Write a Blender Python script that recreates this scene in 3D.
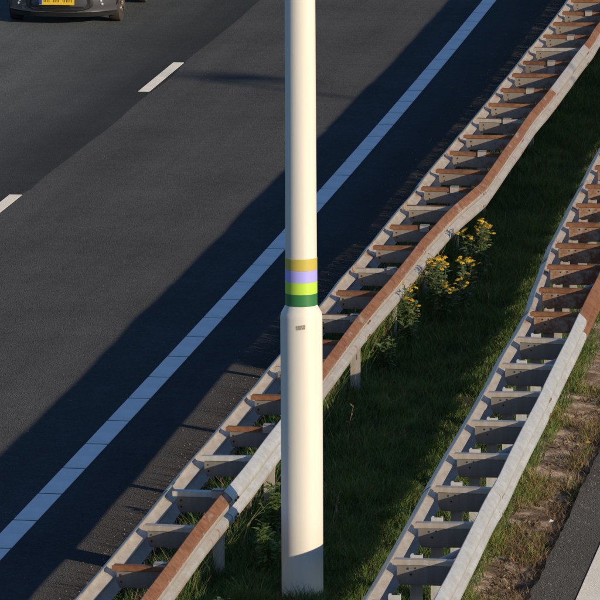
import bpy, bmesh, math, random
import numpy as np
from mathutils import Vector, Matrix
R = math.radians
random.seed(7); rng = np.random.default_rng(7)
for o in list(bpy.data.objects): bpy.data.objects.remove(o)
sc = bpy.context.scene
col = sc.collection

# ------------------------------------------------------------------ camera, sky, sun, exposure
F_PX, CAM_H, PITCH, YAW = 5386.2, 9.601, 9.940, 8.022
cam = bpy.data.cameras.new('camera'); camo = bpy.data.objects.new('camera', cam); col.objects.link(camo)
cam.sensor_width = 36; cam.lens = 36 * F_PX / 600; cam.clip_start = 1; cam.clip_end = 6000
camo.location = (0, 0, CAM_H); camo.rotation_euler = (R(90 - PITCH), 0, R(YAW))
sc.camera = camo

SUN_EL = 15.3
sun_h = Vector((0.825, -0.565)).normalized()            # horizontal direction towards the sun
sdir = Vector((sun_h.x * math.cos(R(SUN_EL)), sun_h.y * math.cos(R(SUN_EL)), math.sin(R(SUN_EL))))
world = bpy.data.worlds.new('World'); sc.world = world; world.use_nodes = True
wn = world.node_tree; bg = wn.nodes['Background']
sky = wn.nodes.new('ShaderNodeTexSky'); sky.sky_type = 'NISHITA'; sky.sun_disc = False
sky.sun_elevation = R(SUN_EL); sky.sun_rotation = math.atan2(sun_h.x, sun_h.y)
sky.air_density = 1.0; sky.dust_density = 0.3; sky.ozone_density = 4.0
tint = wn.nodes.new('ShaderNodeMix'); tint.data_type = 'RGBA'; tint.blend_type = 'MULTIPLY'; tint.inputs[0].default_value = 1.0
tint.inputs[7].default_value = (0.88, 1.0, 1.12, 1)        # the camera's warm-sun white balance leaves the clear sky bluer
wn.links.new(sky.outputs[0], tint.inputs[6]); wn.links.new(tint.outputs[2], bg.inputs[0]); bg.inputs[1].default_value = 0.118
sl = bpy.data.lights.new('sun', 'SUN'); sl.energy = 4.7; sl.angle = R(0.53); sl.color = (1, 0.825, 0.59)
so = bpy.data.objects.new('sun', sl); col.objects.link(so)
so.rotation_euler = (-sdir).to_track_quat('-Z', 'Y').to_euler()
sc.view_settings.view_transform = 'Standard'; sc.view_settings.look = 'None'
sc.view_settings.exposure = 0.0; sc.view_settings.gamma = 1

# ------------------------------------------------------------------ helpers
KAP = -0.566e-3
def cx(t): return 0.5 * KAP * (t - 60.0) ** 2           # the road bends gently to the left
def W(x, t, z=0.0): return (x + cx(t), t, z)
def heading(t): return -math.atan(KAP * (t - 60.0))      # rotation about z of something standing along the road

class MB:
    def __init__(s): s.v = []; s.f = []; s.uv = None
    def add(s, vs, fs):
        n = len(s.v); s.v += [tuple(v) for v in vs]; s.f += [tuple(i + n for i in f) for f in fs]
    def box(s, x0, x1, y0, y1, z0, z1):
        s.add([(x0,y0,z0),(x1,y0,z0),(x1,y1,z0),(x0,y1,z0),(x0,y0,z1),(x1,y0,z1),(x1,y1,z1),(x0,y1,z1)],
              [(0,3,2,1),(4,5,6,7),(0,1,5,4),(1,2,6,5),(2,3,7,6),(3,0,4,7)])
    def tube(s, pts, rad, n=8, caps=True):
        pts = [Vector(p) for p in pts]
        if not hasattr(rad, '__len__'): rad = [rad] * len(pts)
        vs = []; fs = []; up = None
        for i, p in enumerate(pts):
            d = (pts[min(i+1, len(pts)-1)] - pts[max(i-1, 0)]).normalized()
            if up is None:
                up = Vector((0,0,1)) if abs(d.z) < 0.9 else Vector((1,0,0))
            a = d.cross(up).normalized(); b = a.cross(d).normalized(); up = b
            for k in range(n):
                an = 2 * math.pi * k / n
                vs.append(p + (a * math.cos(an) + b * math.sin(an)) * rad[i])
        for i in range(len(pts) - 1):
            for k in range(n):
                fs.append((i*n+k, i*n+(k+1) % n, (i+1)*n+(k+1) % n, (i+1)*n+k))
        if caps:
            fs.append(tuple(range(n))[::-1]); fs.append(tuple((len(pts)-1)*n + k for k in range(n)))
        s.add(vs, fs)
    def lathe(s, prof, n=40, c=(0,0,0), cap=True):
        vs = []; fs = []
        for r, z in prof:
            for k in range(n):
                a = 2*math.pi*k/n; vs.append((c[0]+r*math.cos(a), c[1]+r*math.sin(a), c[2]+z))
        for i in range(len(prof)-1):
            for k in range(n): fs.append((i*n+k, i*n+(k+1)%n, (i+1)*n+(k+1)%n, (i+1)*n+k))
        if cap: fs.append(tuple(range(n))[::-1]); fs.append(tuple((len(prof)-1)*n+k for k in range(n)))
        s.add(vs, fs)
    def mesh(s, name, mat, smooth=False, angle=None, uv=None):
        me = bpy.data.meshes.new(name); me.from_pydata(s.v, [], s.f); me.update()
        if mat: me.materials.append(mat)
        if uv is not None:
            ul = me.uv_layers.new(name='UVMap')
            li = np.zeros(len(me.loops), dtype=np.int32); me.loops.foreach_get('vertex_index', li)
            ul.data.foreach_set('uv', np.asarray(uv, dtype=np.float32)[li].ravel())
        if smooth:
            me.polygons.foreach_set('use_smooth', [True]*len(me.polygons))
            if angle: me.set_sharp_from_angle(angle=R(angle))
        return me
    def build(s, name, mat, parent=None, **k): return link(name, s.mesh(name, mat, **k), parent)
def link(name, me, parent=None):
    o = bpy.data.objects.new(name, me); col.objects.link(o)
    if parent: o.parent = parent
    return o
def tag(o, label=None, cat=None, group=None, kind=None):
    if label: o['label'] = label
    if cat: o['category'] = cat
    if group: o['group'] = group
    if kind: o['kind'] = kind
    return o
def empty(name, loc=(0,0,0), rz=0):
    o = bpy.data.objects.new(name, None); col.objects.link(o); o.location = loc; o.rotation_euler = (0,0,rz)
    o.empty_display_size = 0.2
    return o

def vnoise(x, y, seed=0):
    """smooth value noise, numpy"""
    xi = np.floor(x).astype(np.int64); yi = np.floor(y).astype(np.int64); fx = x - xi; fy = y - yi
    fx = fx*fx*(3-2*fx); fy = fy*fy*(3-2*fy)
    def h(a, b):
        n = (a * 374761393 + b * 668265263 + seed * 982451653) & 0x7fffffff
        n = ((n ^ (n >> 13)) * 1274126177) & 0x7fffffff
        return ((n ^ (n >> 16)) & 0xffff) / 65535.0
    return (h(xi,yi)*(1-fx)+h(xi+1,yi)*fx)*(1-fy) + (h(xi,yi+1)*(1-fx)+h(xi+1,yi+1)*fx)*fy
def vn1(x, y, seed=0): return float(vnoise(np.array([x]), np.array([y]), seed)[0])

# ------------------------------------------------------------------ materials
class NT:
    def __init__(s, name):
        s.m = bpy.data.materials.new(name); s.m.use_nodes = True; s.t = s.m.node_tree
        s.p = s.t.nodes['Principled BSDF']; s.out = s.t.nodes['Material Output']
    def n(s, typ, **k):
        nd = s.t.nodes.new('ShaderNode' + typ)
        for a, b in k.items(): setattr(nd, a, b)
        return nd
    def l(s, a, b): s.t.links.new(a, b)
    def coord(s, kind='Object', scale=None):
        tc = s.n('TexCoord'); o = tc.outputs[kind]
        if scale:
            mp = s.n('Mapping'); mp.inputs['Scale'].default_value = scale; s.l(o, mp.inputs[0]); o = mp.outputs[0]
        return o
    def noise(s, co, scale, detail=4, rough=0.6):
        nd = s.n('TexNoise'); nd.inputs['Scale'].default_value = scale; nd.inputs['Detail'].default_value = detail
        nd.inputs['Roughness'].default_value = rough; s.l(co, nd.inputs['Vector']); return nd.outputs['Fac']
    def ramp(s, f, stops, interp='LINEAR'):
        nd = s.n('ValToRGB'); cr = nd.color_ramp; cr.interpolation = interp
        while len(cr.elements) < len(stops): cr.elements.new(0.5)
        for e, (p, c) in zip(cr.elements, stops):
            e.position = p; e.color = (c, c, c, 1) if not hasattr(c, '__len__') else (*c, 1)
        s.l(f, nd.inputs[0]); return nd.outputs[0]
    def mix(s, f, a, b, blend='MIX'):
        nd = s.n('Mix', data_type='RGBA', blend_type=blend)
        for v, i in ((f, 0), (a, 6), (b, 7)):
            if hasattr(v, 'is_output'): s.l(v, nd.inputs[i])
            elif i == 0: nd.inputs[0].default_value = v
            else: nd.inputs[i].default_value = (*v, 1)
        return nd.outputs[2]
    def math(s, op, a, b=None, clamp=False):
        nd = s.n('Math', operation=op, use_clamp=clamp)
        for v, i in ((a, 0), (b, 1)):
            if v is None: continue
            if hasattr(v, 'is_output'): s.l(v, nd.inputs[i])
            else: nd.inputs[i].default_value = v
        return nd.outputs[0]
    def base(s, c):
        if hasattr(c, 'is_output'): s.l(c, s.p.inputs['Base Color'])
        else: s.p.inputs['Base Color'].default_value = (*c, 1)
    def set(s, **k):
        for a, b in k.items():
            i = s.p.inputs[a.replace('_', ' ')]
            if hasattr(b, 'is_output'): s.l(b, i)
            else: i.default_value = b
        return s
    def bump(s, h, dist, strength=1.0):
        nd = s.n('Bump'); nd.inputs['Distance'].default_value = dist; nd.inputs['Strength'].default_value = strength
        s.l(h, nd.inputs['Height']); s.l(nd.outputs[0], s.p.inputs['Normal']); return nd

def asphalt(name, lo, hi, tint=(1,1,1), rough=0.9, spec=0.3, lane=None):
    m = NT(name); co = m.coord('UV')
    vo = m.n('TexVoronoi'); vo.inputs['Scale'].default_value = 85; m.l(co, vo.inputs['Vector'])
    agg = m.ramp(vo.outputs['Color'], [(0.1, 0.72), (0.55, 1.0), (0.9, 1.28)])
    big = m.noise(co, 0.55, 5); mid = m.noise(co, 6, 5, 0.7)
    streak = m.noise(m.coord('UV', (2.2, 0.07, 1)), 1.0, 4)
    f = m.math('ADD', m.math('MULTIPLY', big, 0.35), m.math('ADD', m.math('MULTIPLY', mid, 0.3), m.math('MULTIPLY', streak, 0.35)))
    c = m.ramp(f, [(0.36, tuple(lo*0.92*t for t in tint)), (0.64, tuple(hi*1.06*t for t in tint))])
    c = m.mix(1.0, c, agg, 'MULTIPLY')
    if lane: c = lane(m, c)
    spk = m.ramp(m.noise(co, 38, 2), [(0.76, 0.0), (0.82, 1.0)])
    c = m.mix(m.math('MULTIPLY', spk, 0.15), c, (0.30, 0.28, 0.25))
    m.base(c); m.set(Roughness=rough, Specular_IOR_Level=spec, Diffuse_Roughness=1.0)
    h = m.math('ADD', vo.outputs['Distance'], m.math('MULTIPLY', mid, 0.8))
    m.bump(h, 0.006, 0.9)
    return m.m
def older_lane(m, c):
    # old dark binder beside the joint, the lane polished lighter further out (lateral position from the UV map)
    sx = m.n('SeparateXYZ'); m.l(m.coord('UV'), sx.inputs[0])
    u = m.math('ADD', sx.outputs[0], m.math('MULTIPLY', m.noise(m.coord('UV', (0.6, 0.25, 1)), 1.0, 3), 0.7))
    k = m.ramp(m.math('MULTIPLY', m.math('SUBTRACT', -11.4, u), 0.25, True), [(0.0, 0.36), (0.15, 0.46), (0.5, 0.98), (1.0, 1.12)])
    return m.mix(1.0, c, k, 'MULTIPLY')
def dusty_edge(m, c):
    # sand and grit swept against the guardrail side of the lane
    sx = m.n('SeparateXYZ'); m.l(m.coord('UV'), sx.inputs[0])
    d = m.math('ADD', m.math('MULTIPLY', m.math('ADD', sx.outputs[0], 7.95), 1.6), m.math('MULTIPLY', m.math('SUBTRACT', m.noise(m.coord('UV', (3, 1.2, 1)), 1.5, 5, 0.7), 0.5), 1.4))
    f = m.math('MULTIPLY', m.ramp(d, [(0.0, 0.0), (0.9, 1.0)]), 0.55)
    return m.mix(f, c, (0.062, 0.049, 0.037))
M = {}
M['asphalt_new'] = asphalt('asphalt_new', 0.054, 0.075, (0.925, 0.97, 1.02), rough=1.0, spec=0.02, lane=dusty_edge)
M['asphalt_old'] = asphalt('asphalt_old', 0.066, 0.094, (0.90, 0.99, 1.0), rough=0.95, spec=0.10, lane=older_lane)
M['asphalt_right'] = asphalt('asphalt_right', 0.068, 0.094, (1.0, 0.96, 0.91), rough=1.0, spec=0.04)

def paint(name, c, worn=0.12):
    m = NT(name); co = m.coord('Object')
    w = m.ramp(m.noise(co, 60, 5, 0.7), [(0.30, 0.0), (0.46, 1.0)])
    g = m.noise(co, 3, 5)
    cc = m.mix(m.ramp(g, [(0.3, 0.0), (0.75, 1.0)]), tuple(x*0.86 for x in c), c)
    cc = m.mix(m.math('SUBTRACT', 1.0, m.math('MULTIPLY', m.math('SUBTRACT', 1.0, w), worn*4)), (0.12, 0.12, 0.12), cc)
    m.base(cc); m.set(Roughness=0.85, Specular_IOR_Level=0.15, Diffuse_Roughness=1.0)
    m.bump(m.noise(co, 90, 3), 0.006, 0.9); return m.m
M['line'] = paint('line_paint', (0.85, 0.85, 0.85), 0.02)
M['line_worn'] = paint('line_paint_worn', (0.62, 0.60, 0.555), 0.06)

def soil():
    m = NT('soil'); co = m.coord('Object')
    a = m.noise(co, 3.2, 6, 0.65); b = m.noise(co, 40, 4, 0.7)
    c = m.ramp(a, [(0.30, (0.070, 0.048, 0.030)), (0.44, (0.18, 0.12, 0.078)), (0.56, (0.40, 0.30, 0.225)), (0.8, (0.50, 0.39, 0.30))])
    sx = m.n('SeparateXYZ'); m.l(co, sx.inputs[0])       # thatch and humus under the turf, bare sand only on the right verge
    tf = m.ramp(m.math('ADD', m.math('ADD', sx.outputs[0], 4.95), m.math('MULTIPLY', a, 0.5)), [(0.0, 0.0), (0.5, 1.0)])
    c = m.mix(tf, (0.045, 0.042, 0.024), c)
    c = m.mix(1.0, c, m.ramp(b, [(0.3, 0.55), (0.7, 1.25)]), 'MULTIPLY')
    m.base(c); m.set(Roughness=0.95, Specular_IOR_Level=0.15, Diffuse_Roughness=1.0); m.bump(m.math('ADD', a, m.math('MULTIPLY', b, 0.5)), 0.03, 0.8)
    return m.m
M['soil'] = soil()

def blades(name, trans=0.35):
    m = NT(name)
    at = m.n('Attribute', attribute_name='blade_colour')
    m.base(at.outputs['Color']); m.set(Roughness=0.65, Specular_IOR_Level=0.25)
    tr = m.n('BsdfTranslucent'); m.l(at.outputs['Color'], tr.inputs[0])
    mx = m.n('MixShader'); mx.inputs[0].default_value = trans
    m.l(m.p.outputs[0], mx.inputs[1]); m.l(tr.outputs[0], mx.inputs[2]); m.l(mx.outputs[0], m.out.inputs[0])
    return m.m
M['blades'] = blades('grass_blades', 0.22)
def leafy(name, c, v=0.35):
    m = NT(name); co = m.coord('Object')
    cc = m.mix(m.noise(co, 9, 3), tuple(x*(1-v) for x in c), tuple(min(1, x*(1+v)) for x in c))
    m.base(cc); m.set(Roughness=0.6, Specular_IOR_Level=0.3)
    tr = m.n('BsdfTranslucent'); m.l(cc, tr.inputs[0]); mx = m.n('MixShader'); mx.inputs[0].default_value = 0.25
    m.l(m.p.outputs[0], mx.inputs[1]); m.l(tr.outputs[0], mx.inputs[2]); m.l(mx.outputs[0], m.out.inputs[0])
    return m.m
M['leaf'] = leafy('ragwort_leaf', (0.165, 0.235, 0.09))
M['leaf_light'] = leafy('weed_leaf', (0.13, 0.21, 0.045))
M['stem'] = leafy('weed_stem', (0.10, 0.12, 0.045))
M['dry'] = leafy('dry_stem', (0.30, 0.21, 0.12))
M['petal'] = leafy('yellow_petal', (0.85, 0.52, 0.02), 0.2)
M['petal_centre'] = leafy('flower_centre', (0.55, 0.26, 0.02), 0.2)

def galv(name, stain=0.2, rust=0.0, upface=0.0, zmin=None, dark=1.0):
    """galvanised steel; stain = brown road film, rust = patches, upface = rust bed on the faces that hold water"""
    m = NT(name); co = m.coord('Object')
    sp = m.n('TexVoronoi'); sp.inputs['Scale'].default_value = 60; m.l(co, sp.inputs['Vector'])
    a = m.noise(co, 2.3, 6, 0.65); b = m.noise(co, 14, 5, 0.7); cst = m.noise(m.coord('Object', (9, 3.5, 0.8)), 2.0, 5, 0.7)
    zinc = m.mix(sp.outputs['Distance'], tuple(dark*v for v in (0.46, 0.47, 0.48)), tuple(dark*v for v in (0.58, 0.58, 0.57)))
    zinc = m.mix(m.ramp(cst, [(0.35, 0.0), (0.65, 1.0)]), zinc, tuple(dark*v for v in (0.41, 0.395, 0.37)))
    zinc = m.mix(m.math('MULTIPLY', m.ramp(a, [(0.45, 0.0), (0.72, 1.0)]), 0.4), zinc, tuple(dark*v for v in (0.37, 0.35, 0.32)))
    c = m.mix(m.math('MULTIPLY', m.ramp(cst, [(0.25, 0.35), (0.75, 1.0)]), stain), zinc, (0.40, 0.30, 0.20))
    rc = m.ramp(b, [(0.25, (0.085, 0.030, 0.013)), (0.5, (0.195, 0.078, 0.033)), (0.72, (0.31, 0.14, 0.066))])
    rc = m.mix(m.math('MULTIPLY', m.ramp(m.noise(co, 1.1, 3), [(0.45, 0.0), (0.65, 1.0)]), 0.45), rc, (0.28, 0.15, 0.085))
    f = m.ramp(m.math('ADD', m.math('MULTIPLY', a, 0.7), m.math('MULTIPLY', b, 0.3)), [(0.62 - rust*0.42, 0.0), (0.70 - rust*0.42, 1.0)]) if rust > 0 else None
    rough = 0.5
    if upface > 0:
        g = m.n('NewGeometry'); sx = m.n('SeparateXYZ'); m.l(g.outputs['True Normal'], sx.inputs[0])
        u = m.math('ADD', sx.outputs[2], m.math('MULTIPLY', m.math('SUBTRACT', b, 0.5), 0.7))
        u = m.ramp(u, [(0.30, 0.0), (0.50, 1.0)])
        hole = m.ramp(m.noise(m.coord('Object', (3, 0.9, 3)), 1.6, 4), [(0.31, 0.15), (0.44, 1.0)])
        u = m.math('MULTIPLY', m.math('MULTIPLY', u, hole), upface)
        if zmin is not None:      # water lies on the upper flank only
            sz = m.n('SeparateXYZ'); m.l(co, sz.inputs[0])
            u = m.math('MULTIPLY', u, m.ramp(m.math('ADD', m.math('SUBTRACT', sz.outputs[2], zmin), m.math('MULTIPLY', m.math('SUBTRACT', b, 0.5), 0.05)), [(0.0, 0.0), (0.02, 1.0)]))
        f = u if f is None else m.math('MAXIMUM', f, u)
    if f is not None:
        c = m.mix(f, c, rc)
        rough = m.math('ADD', 0.5, m.math('MULTIPLY', f, 0.35))
        m.set(Metallic=m.math('SUBTRACT', 0.25, m.math('MULTIPLY', f, 0.25)))
    else: m.set(Metallic=0.25)
    m.base(c); m.set(Roughness=rough, Specular_IOR_Level=0.4)
    m.bump(m.math('ADD', m.math('MULTIPLY', a, 0.5), b), 0.002, 0.5)
    return m.m
M['zinc'] = galv('galvanised_steel', 0.03, dark=1.15)
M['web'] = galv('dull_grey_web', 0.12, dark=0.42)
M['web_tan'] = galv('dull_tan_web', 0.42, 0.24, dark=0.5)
M['zinc_film'] = galv('galvanised_steel_brown_film', 0.62, 0.05)
M['rust_beam'] = galv('rusted_beam', 0.50, 0.10, 1.0, -0.085)
M['rust_tan'] = galv('tan_weathered_beam', 0.75, 0.22)
M['rust_part'] = galv('rusted_spacer', 0.55, 0.18, 1.0)
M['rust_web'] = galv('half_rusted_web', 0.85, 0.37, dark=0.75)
M['rust_full'] = galv('rusted_steel', 0.6, 0.72, 0.9)
M['hole'] = NT('dark_hole').set(Roughness=0.9).m; M['hole'].node_tree.nodes['Principled BSDF'].inputs['Base Color'].default_value = (0.02,0.02,0.02,1)

def simple(name, c, rough=0.5, metal=0.0, spec=0.5, var=0.08, scale=4, coat=0.0, bump=0.0):
    m = NT(name); co = m.coord('Object')
    cc = m.mix(m.noise(co, scale, 5), tuple(x*(1-var) for x in c), tuple(min(1.0, x*(1+var)) for x in c))
    m.base(cc); m.set(Roughness=rough, Metallic=metal, Specular_IOR_Level=spec, Coat_Weight=coat)
    if bump: m.bump(m.noise(co, scale*12, 3), bump, 0.5)
    return m.m
def pole_paint():
    m = NT('cream_paint'); co = m.coord('Object')
    st = m.noise(m.coord('Object', (14, 14, 0.6)), 1.0, 5, 0.6); sm = m.noise(co, 3, 5)
    c = m.mix(m.ramp(st, [(0.35, 0.0), (0.75, 1.0)]), (0.745, 0.71, 0.635), (0.68, 0.64, 0.555))
    sx = m.n('SeparateXYZ'); m.l(co, sx.inputs[0])
    low = m.math('MULTIPLY', m.math('SUBTRACT', 1.0, m.math('MULTIPLY', sx.outputs[2], 1.6), True), m.ramp(sm, [(0.3, 0.2), (0.7, 0.9)]))
    c = m.mix(m.math('MULTIPLY', low, 0.35, True), c, (0.38, 0.34, 0.26))     # splashed dirt at the foot
    chips = m.ramp(m.noise(co, 16, 2, 0.4), [(0.775, 0.0), (0.80, 1.0)])
    c = m.mix(m.math('MULTIPLY', chips, 0.35), c, (0.40, 0.33, 0.24))
    m.base(c); m.set(Roughness=0.5, Specular_IOR_Level=0.35); m.bump(sm, 0.003, 0.25)
    return m.m
M['cream'] = pole_paint()
M['b_yellow'] = simple('band_ochre', (0.55, 0.44, 0.08), 0.45)
M['b_lilac'] = simple('band_lilac', (0.41, 0.39, 0.88), 0.45)
M['b_lime'] = simple('band_lime', (0.48, 0.72, 0.06), 0.45)
M['b_green'] = simple('band_green', (0.035, 0.19, 0.055), 0.45)
M['sticker'] = simple('sticker_grey', (0.42, 0.38, 0.29), 0.5)
M['ink'] = simple('sticker_ink', (0.22, 0.20, 0.16), 0.6)
M['lamp_grey'] = simple('lamp_grey', (0.35, 0.36, 0.37), 0.45, 0.3)
M['lens'] = simple('lamp_lens', (0.6, 0.6, 0.58), 0.2)
M['car_paint'] = simple('dark_grey_car_paint', (0.12, 0.12, 0.135), 0.34, 0.45, 0.5, 0.05, 3, coat=0.8)
M['black_plastic'] = simple('black_plastic', (0.018, 0.018, 0.02), 0.55)
M['glass'] = simple('car_glass', (0.012, 0.015, 0.018), 0.05, 0.0, 0.8, 0.02)
M['chrome'] = simple('chrome', (0.75, 0.75, 0.76), 0.15, 1.0)
M['headlamp'] = simple('headlamp_lens', (0.72, 0.74, 0.76), 0.08, 0.3, 0.8)
M['plate_yellow'] = simple('plate_yellow', (0.80, 0.52, 0.03), 0.4)
M['plate_blue'] = simple('plate_blue', (0.02, 0.05, 0.35), 0.4)
M['tyre'] = simple('tyre_rubber', (0.055, 0.043, 0.034), 0.85, bump=0.003)
M['rim'] = simple('rim_dusty', (0.20, 0.165, 0.13), 0.4, 0.6)
M['red_lens'] = simple('red_lens', (0.4, 0.01, 0.01), 0.15)
M['pebble'] = simple('pebble', (0.30, 0.27, 0.23), 0.9, var=0.5, scale=30)
M['litter'] = simple('litter_white', (0.7, 0.7, 0.7), 0.5)

# ------------------------------------------------------------------ setting: terrain and carriageways
def strip(name, mat, xl, xr, t0, t1, nt, z=0.0, drop=0.14, nx=6):
    """a road slab; xl / xr are functions of t; UV = lateral metres, metres along the road"""
    b = MB(); uv = []
    ts = np.linspace(t0, t1, nt)
    for t in ts:
        a, c = xl(t), xr(t)
        for x, zz in [(a, z-drop)] + [(a + (c-a)*k/nx, z) for k in range(nx+1)] + [(c, z-drop)]:
            b.v.append(W(x, t, zz)); uv.append((x, t))
    n = nx + 3
    for i in range(nt-1):
        for k in range(n-1): b.f.append((i*n+k, i*n+k+1, (i+1)*n+k+1, (i+1)*n+k))
    o = b.build(name, mat, uv=uv); return tag(o, kind='structure')

# terrain: fine in the median, one sheet out to the horizon
b = MB()
xs = np.concatenate([[-3000, -800, -200, -60, -30, -22], np.linspace(-8.0, -2.9, 35), [3, 12, 16, 40, 200, 800, 3000]])
tt = np.concatenate([[-3000, -600, -100, 0, 20], np.linspace(30, 95, 326), [110, 140, 200, 400, 1000, 3000]])
XX, TT = np.meshgrid(xs, tt)
fine = ((XX > -8.1) & (XX < -2.8) & (TT > 29) & (TT < 96)).astype(float)
def ground_z(x, t):
    z = np.interp(x, [-7.3, -6.9, -6.3, -5.6, -4.8, -4.1, -3.6], [-0.06, -0.05, 0.01, 0.03, -0.03, -0.10, -0.13])
    return z + ((vnoise(x*2.2, t*2.2, 3)-0.5)*0.05 + (vnoise(x*7, t*7, 5)-0.5)*0.03) * ((x > -6.95) & (x < -3.85))
ZZ = np.where(fine > 0, ground_z(XX, TT), -0.16)
cc = np.where((TT > -50) & (TT < 300), 0.5*KAP*(TT-60)**2, 0)
vv = np.stack([XX+cc, TT, ZZ], -1).reshape(-1, 3); nxx = len(xs)
b.v = [tuple(v) for v in vv]
b.f = [(i*nxx+k, i*nxx+k+1, (i+1)*nxx+k+1, (i+1)*nxx+k) for i in range(len(tt)-1) for k in range(nxx-1)]
tag(b.build('ground', M['soil'], smooth=True), 'bare brown and sandy soil of the central reservation', kind='structure')

def seam(t):
    s = -11.80 + (vn1(t*0.45, 1.5, 11)-0.5)*0.10
    k = max(0.0, 1 - abs(t-59.6)/1.6); s -= 0.20*min(1, k*1.6)      # runs on the far side of the near dash
    return s
jag = lambda t, s, a: (vn1(t*3.1, s, 21)-0.5)*a + (vn1(t*11, s, 22)-0.5)*a*0.6
edgeL = lambda t: -7.10 + jag(t, 3.3, 0.07)
edgeR = lambda t: -3.895 + jag(t, 7.7, 0.035)
road_new = strip('road', M['asphalt_new'], seam, edgeL, 20, 170, 900)
tag(road_new, 'newer warm grey asphalt lane of the left carriageway')
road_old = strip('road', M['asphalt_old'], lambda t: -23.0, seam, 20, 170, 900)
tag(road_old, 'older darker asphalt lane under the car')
road_right = strip('road', M['asphalt_right'], edgeR, lambda t: 9.5, 20, 170, 900, z=-0.05)
tag(road_right, 'asphalt of the right carriageway beyond the guardrails')

def slab_block(name, x0, x1, t0, t1, mat, parent, h=0.005):
    tm = 0.5*(t0+t1); b = MB(); a = x0-(x0+x1)/2; c = x1-(x0+x1)/2; d = (t1-t0)/2
    b.add([(a,-d,-0.002),(c,-d,-0.002),(c,d,-0.002),(a,d,-0.002),(a,-d,h),(c,-d,h),(c,d,h),(a,d,h)],
          [(0,3,2,1),(4,5,6,7),(0,1,5,4),(1,2,6,5),(2,3,7,6),(3,0,4,7)])
    return b.mesh(name, mat)
def place_block(me, name, xm, tm, parent, z=0.0):
    o = link(name, me, parent); o.location = W(xm, tm, z); o.rotation_euler = (0,0,heading(tm)); return o
SP = 1.082; J0 = 42.253
me_block = slab_block('edge_line_block', -8.454, -8.251, 0, SP-0.045, M['line'], None)
for i in range(-10, 50):
    place_block(me_block, 'edge_line_block', (-8.454-8.251)/2, J0 + SP*(i+0.5), road_new)
me_dash = slab_block('lane_dash', -11.975, -11.83, 0, 3.0, M['line_worn'], None, 0.006)
for i in range(-2, 4):
    place_block(me_dash, 'lane_dash', -11.902, 60.783 + 12*i - 1.5, road_new)
    place_block(me_dash, 'lane_dash', -15.45, 63.3 + 12*i, road_old)
me_block2 = slab_block('edge_line_block', 0, 0.21, 0, 6.0, M['line_worn'], None)
for i in range(-3, 9):
    place_block(me_block2, 'edge_line_block', -3.525+0.105, 43.6 + 6.05*i, road_right, -0.05)
for i in range(-2, 6):
    place_block(me_dash, 'lane_dash', 0.05, 40 + 12*i, road_right, -0.05)

# ------------------------------------------------------------------ guardrails
LL = [(-6.746,37.465),(-6.76,40),(-6.775,44),(-6.78,50.6),(-6.775,55.9),(-6.76,60),(-6.74,64),(-6.70,69.26),(-6.656,74.44)]
LR = [(-6.30,37.466),(-6.335,40.1),(-6.325,41.459),(-6.336,43.237),(-6.351,46.822),(-6.362,49.449),(-6.347,50.732),(-6.33,53.745),(-6.289,55.14),(-6.23,56.424),(-6.15,57.669),(-6.146,60.943),(-6.143,63.2),(-6.12,64.354),(-6.062,69.691),(-6.04,72.217)]
RL = [(-4.68,37.69),(-4.718,41.18),(-4.75,45.346),(-4.78,47.09),(-4.805,50.107),(-4.87,51.515),(-4.905,52.34),(-4.96,53.937),(-4.98,55.237),(-5.0,56.6),(-5.044,60.065),(-5.06,66)]
RR = [(-4.204,37.824),(-4.245,41.25),(-4.271,44.0),(-4.29,46.34),(-4.338,50.23),(-4.345,51.59),(-4.39,54),(-4.42,60),(-4.44,66)]
def xof(pl): 
    a = np.array(pl); return lambda t: float(np.interp(t, a[:,1], a[:,0]))
ZT = 0.74
PROF = [(0.000,0.000),(0.006,0.001),(0.062,-0.050),(0.073,-0.068),(0.073,-0.105),(0.062,-0.122),(0.008,-0.146),(0.003,-0.155),
        (0.008,-0.164),(0.062,-0.188),(0.073,-0.205),(0.073,-0.242),(0.062,-0.260),(0.0,-0.310)]
def beam_mesh(xf, side, t0, t1, off, dz, mat, T0, ZT):
    """W profile swept along the road, real sheet thickness; local origin at (x(T0), T0)"""
    th = 0.004; n = len(PROF)
    nrm = []
    for i in range(n):
        a = PROF[max(i-1,0)]; c = PROF[min(i+1,n-1)]; d = Vector((c[0]-a[0], c[1]-a[1])).normalized(); nrm.append((-d.y, d.x))
    loop = [(p[0], p[1]) for p in PROF] + [(p[0]-q[0]*th, p[1]-q[1]*th) for p, q in list(zip(PROF, nrm))[::-1]]
    ts = np.linspace(t0, t1, max(2, int((t1-t0)/0.18)+1)); b = MB(); m = len(loop); org = Vector(W(xf(T0), T0, ZT))
    for t in ts:
        wob = (vn1(t*0.9, side*3+xf(40)*7, 31)-0.5)*0.014; wz = (vn1(t*0.7, side*5+xf(40)*3, 33)-0.5)*0.012
        for o, z in loop:
            p = Vector(W(xf(t) + side*(o+off) + wob, t, ZT + z + dz + wz)) - org
            b.v.append(tuple(p))
    for i in range(len(ts)-1):
        for k in range(m):
            f = (i*m+k, i*m+(k+1)%m, (i+1)*m+(k+1)%m, (i+1)*m+k)
            b.f.append(f if side < 0 else f[::-1])
    b.f.append(tuple(range(m)) if side > 0 else tuple(range(m))[::-1])
    e = (len(ts)-1)*m; b.f.append(tuple(e+k for k in range(m))[::-1] if side > 0 else tuple(e+k for k in range(m)))
    return b, org
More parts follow.
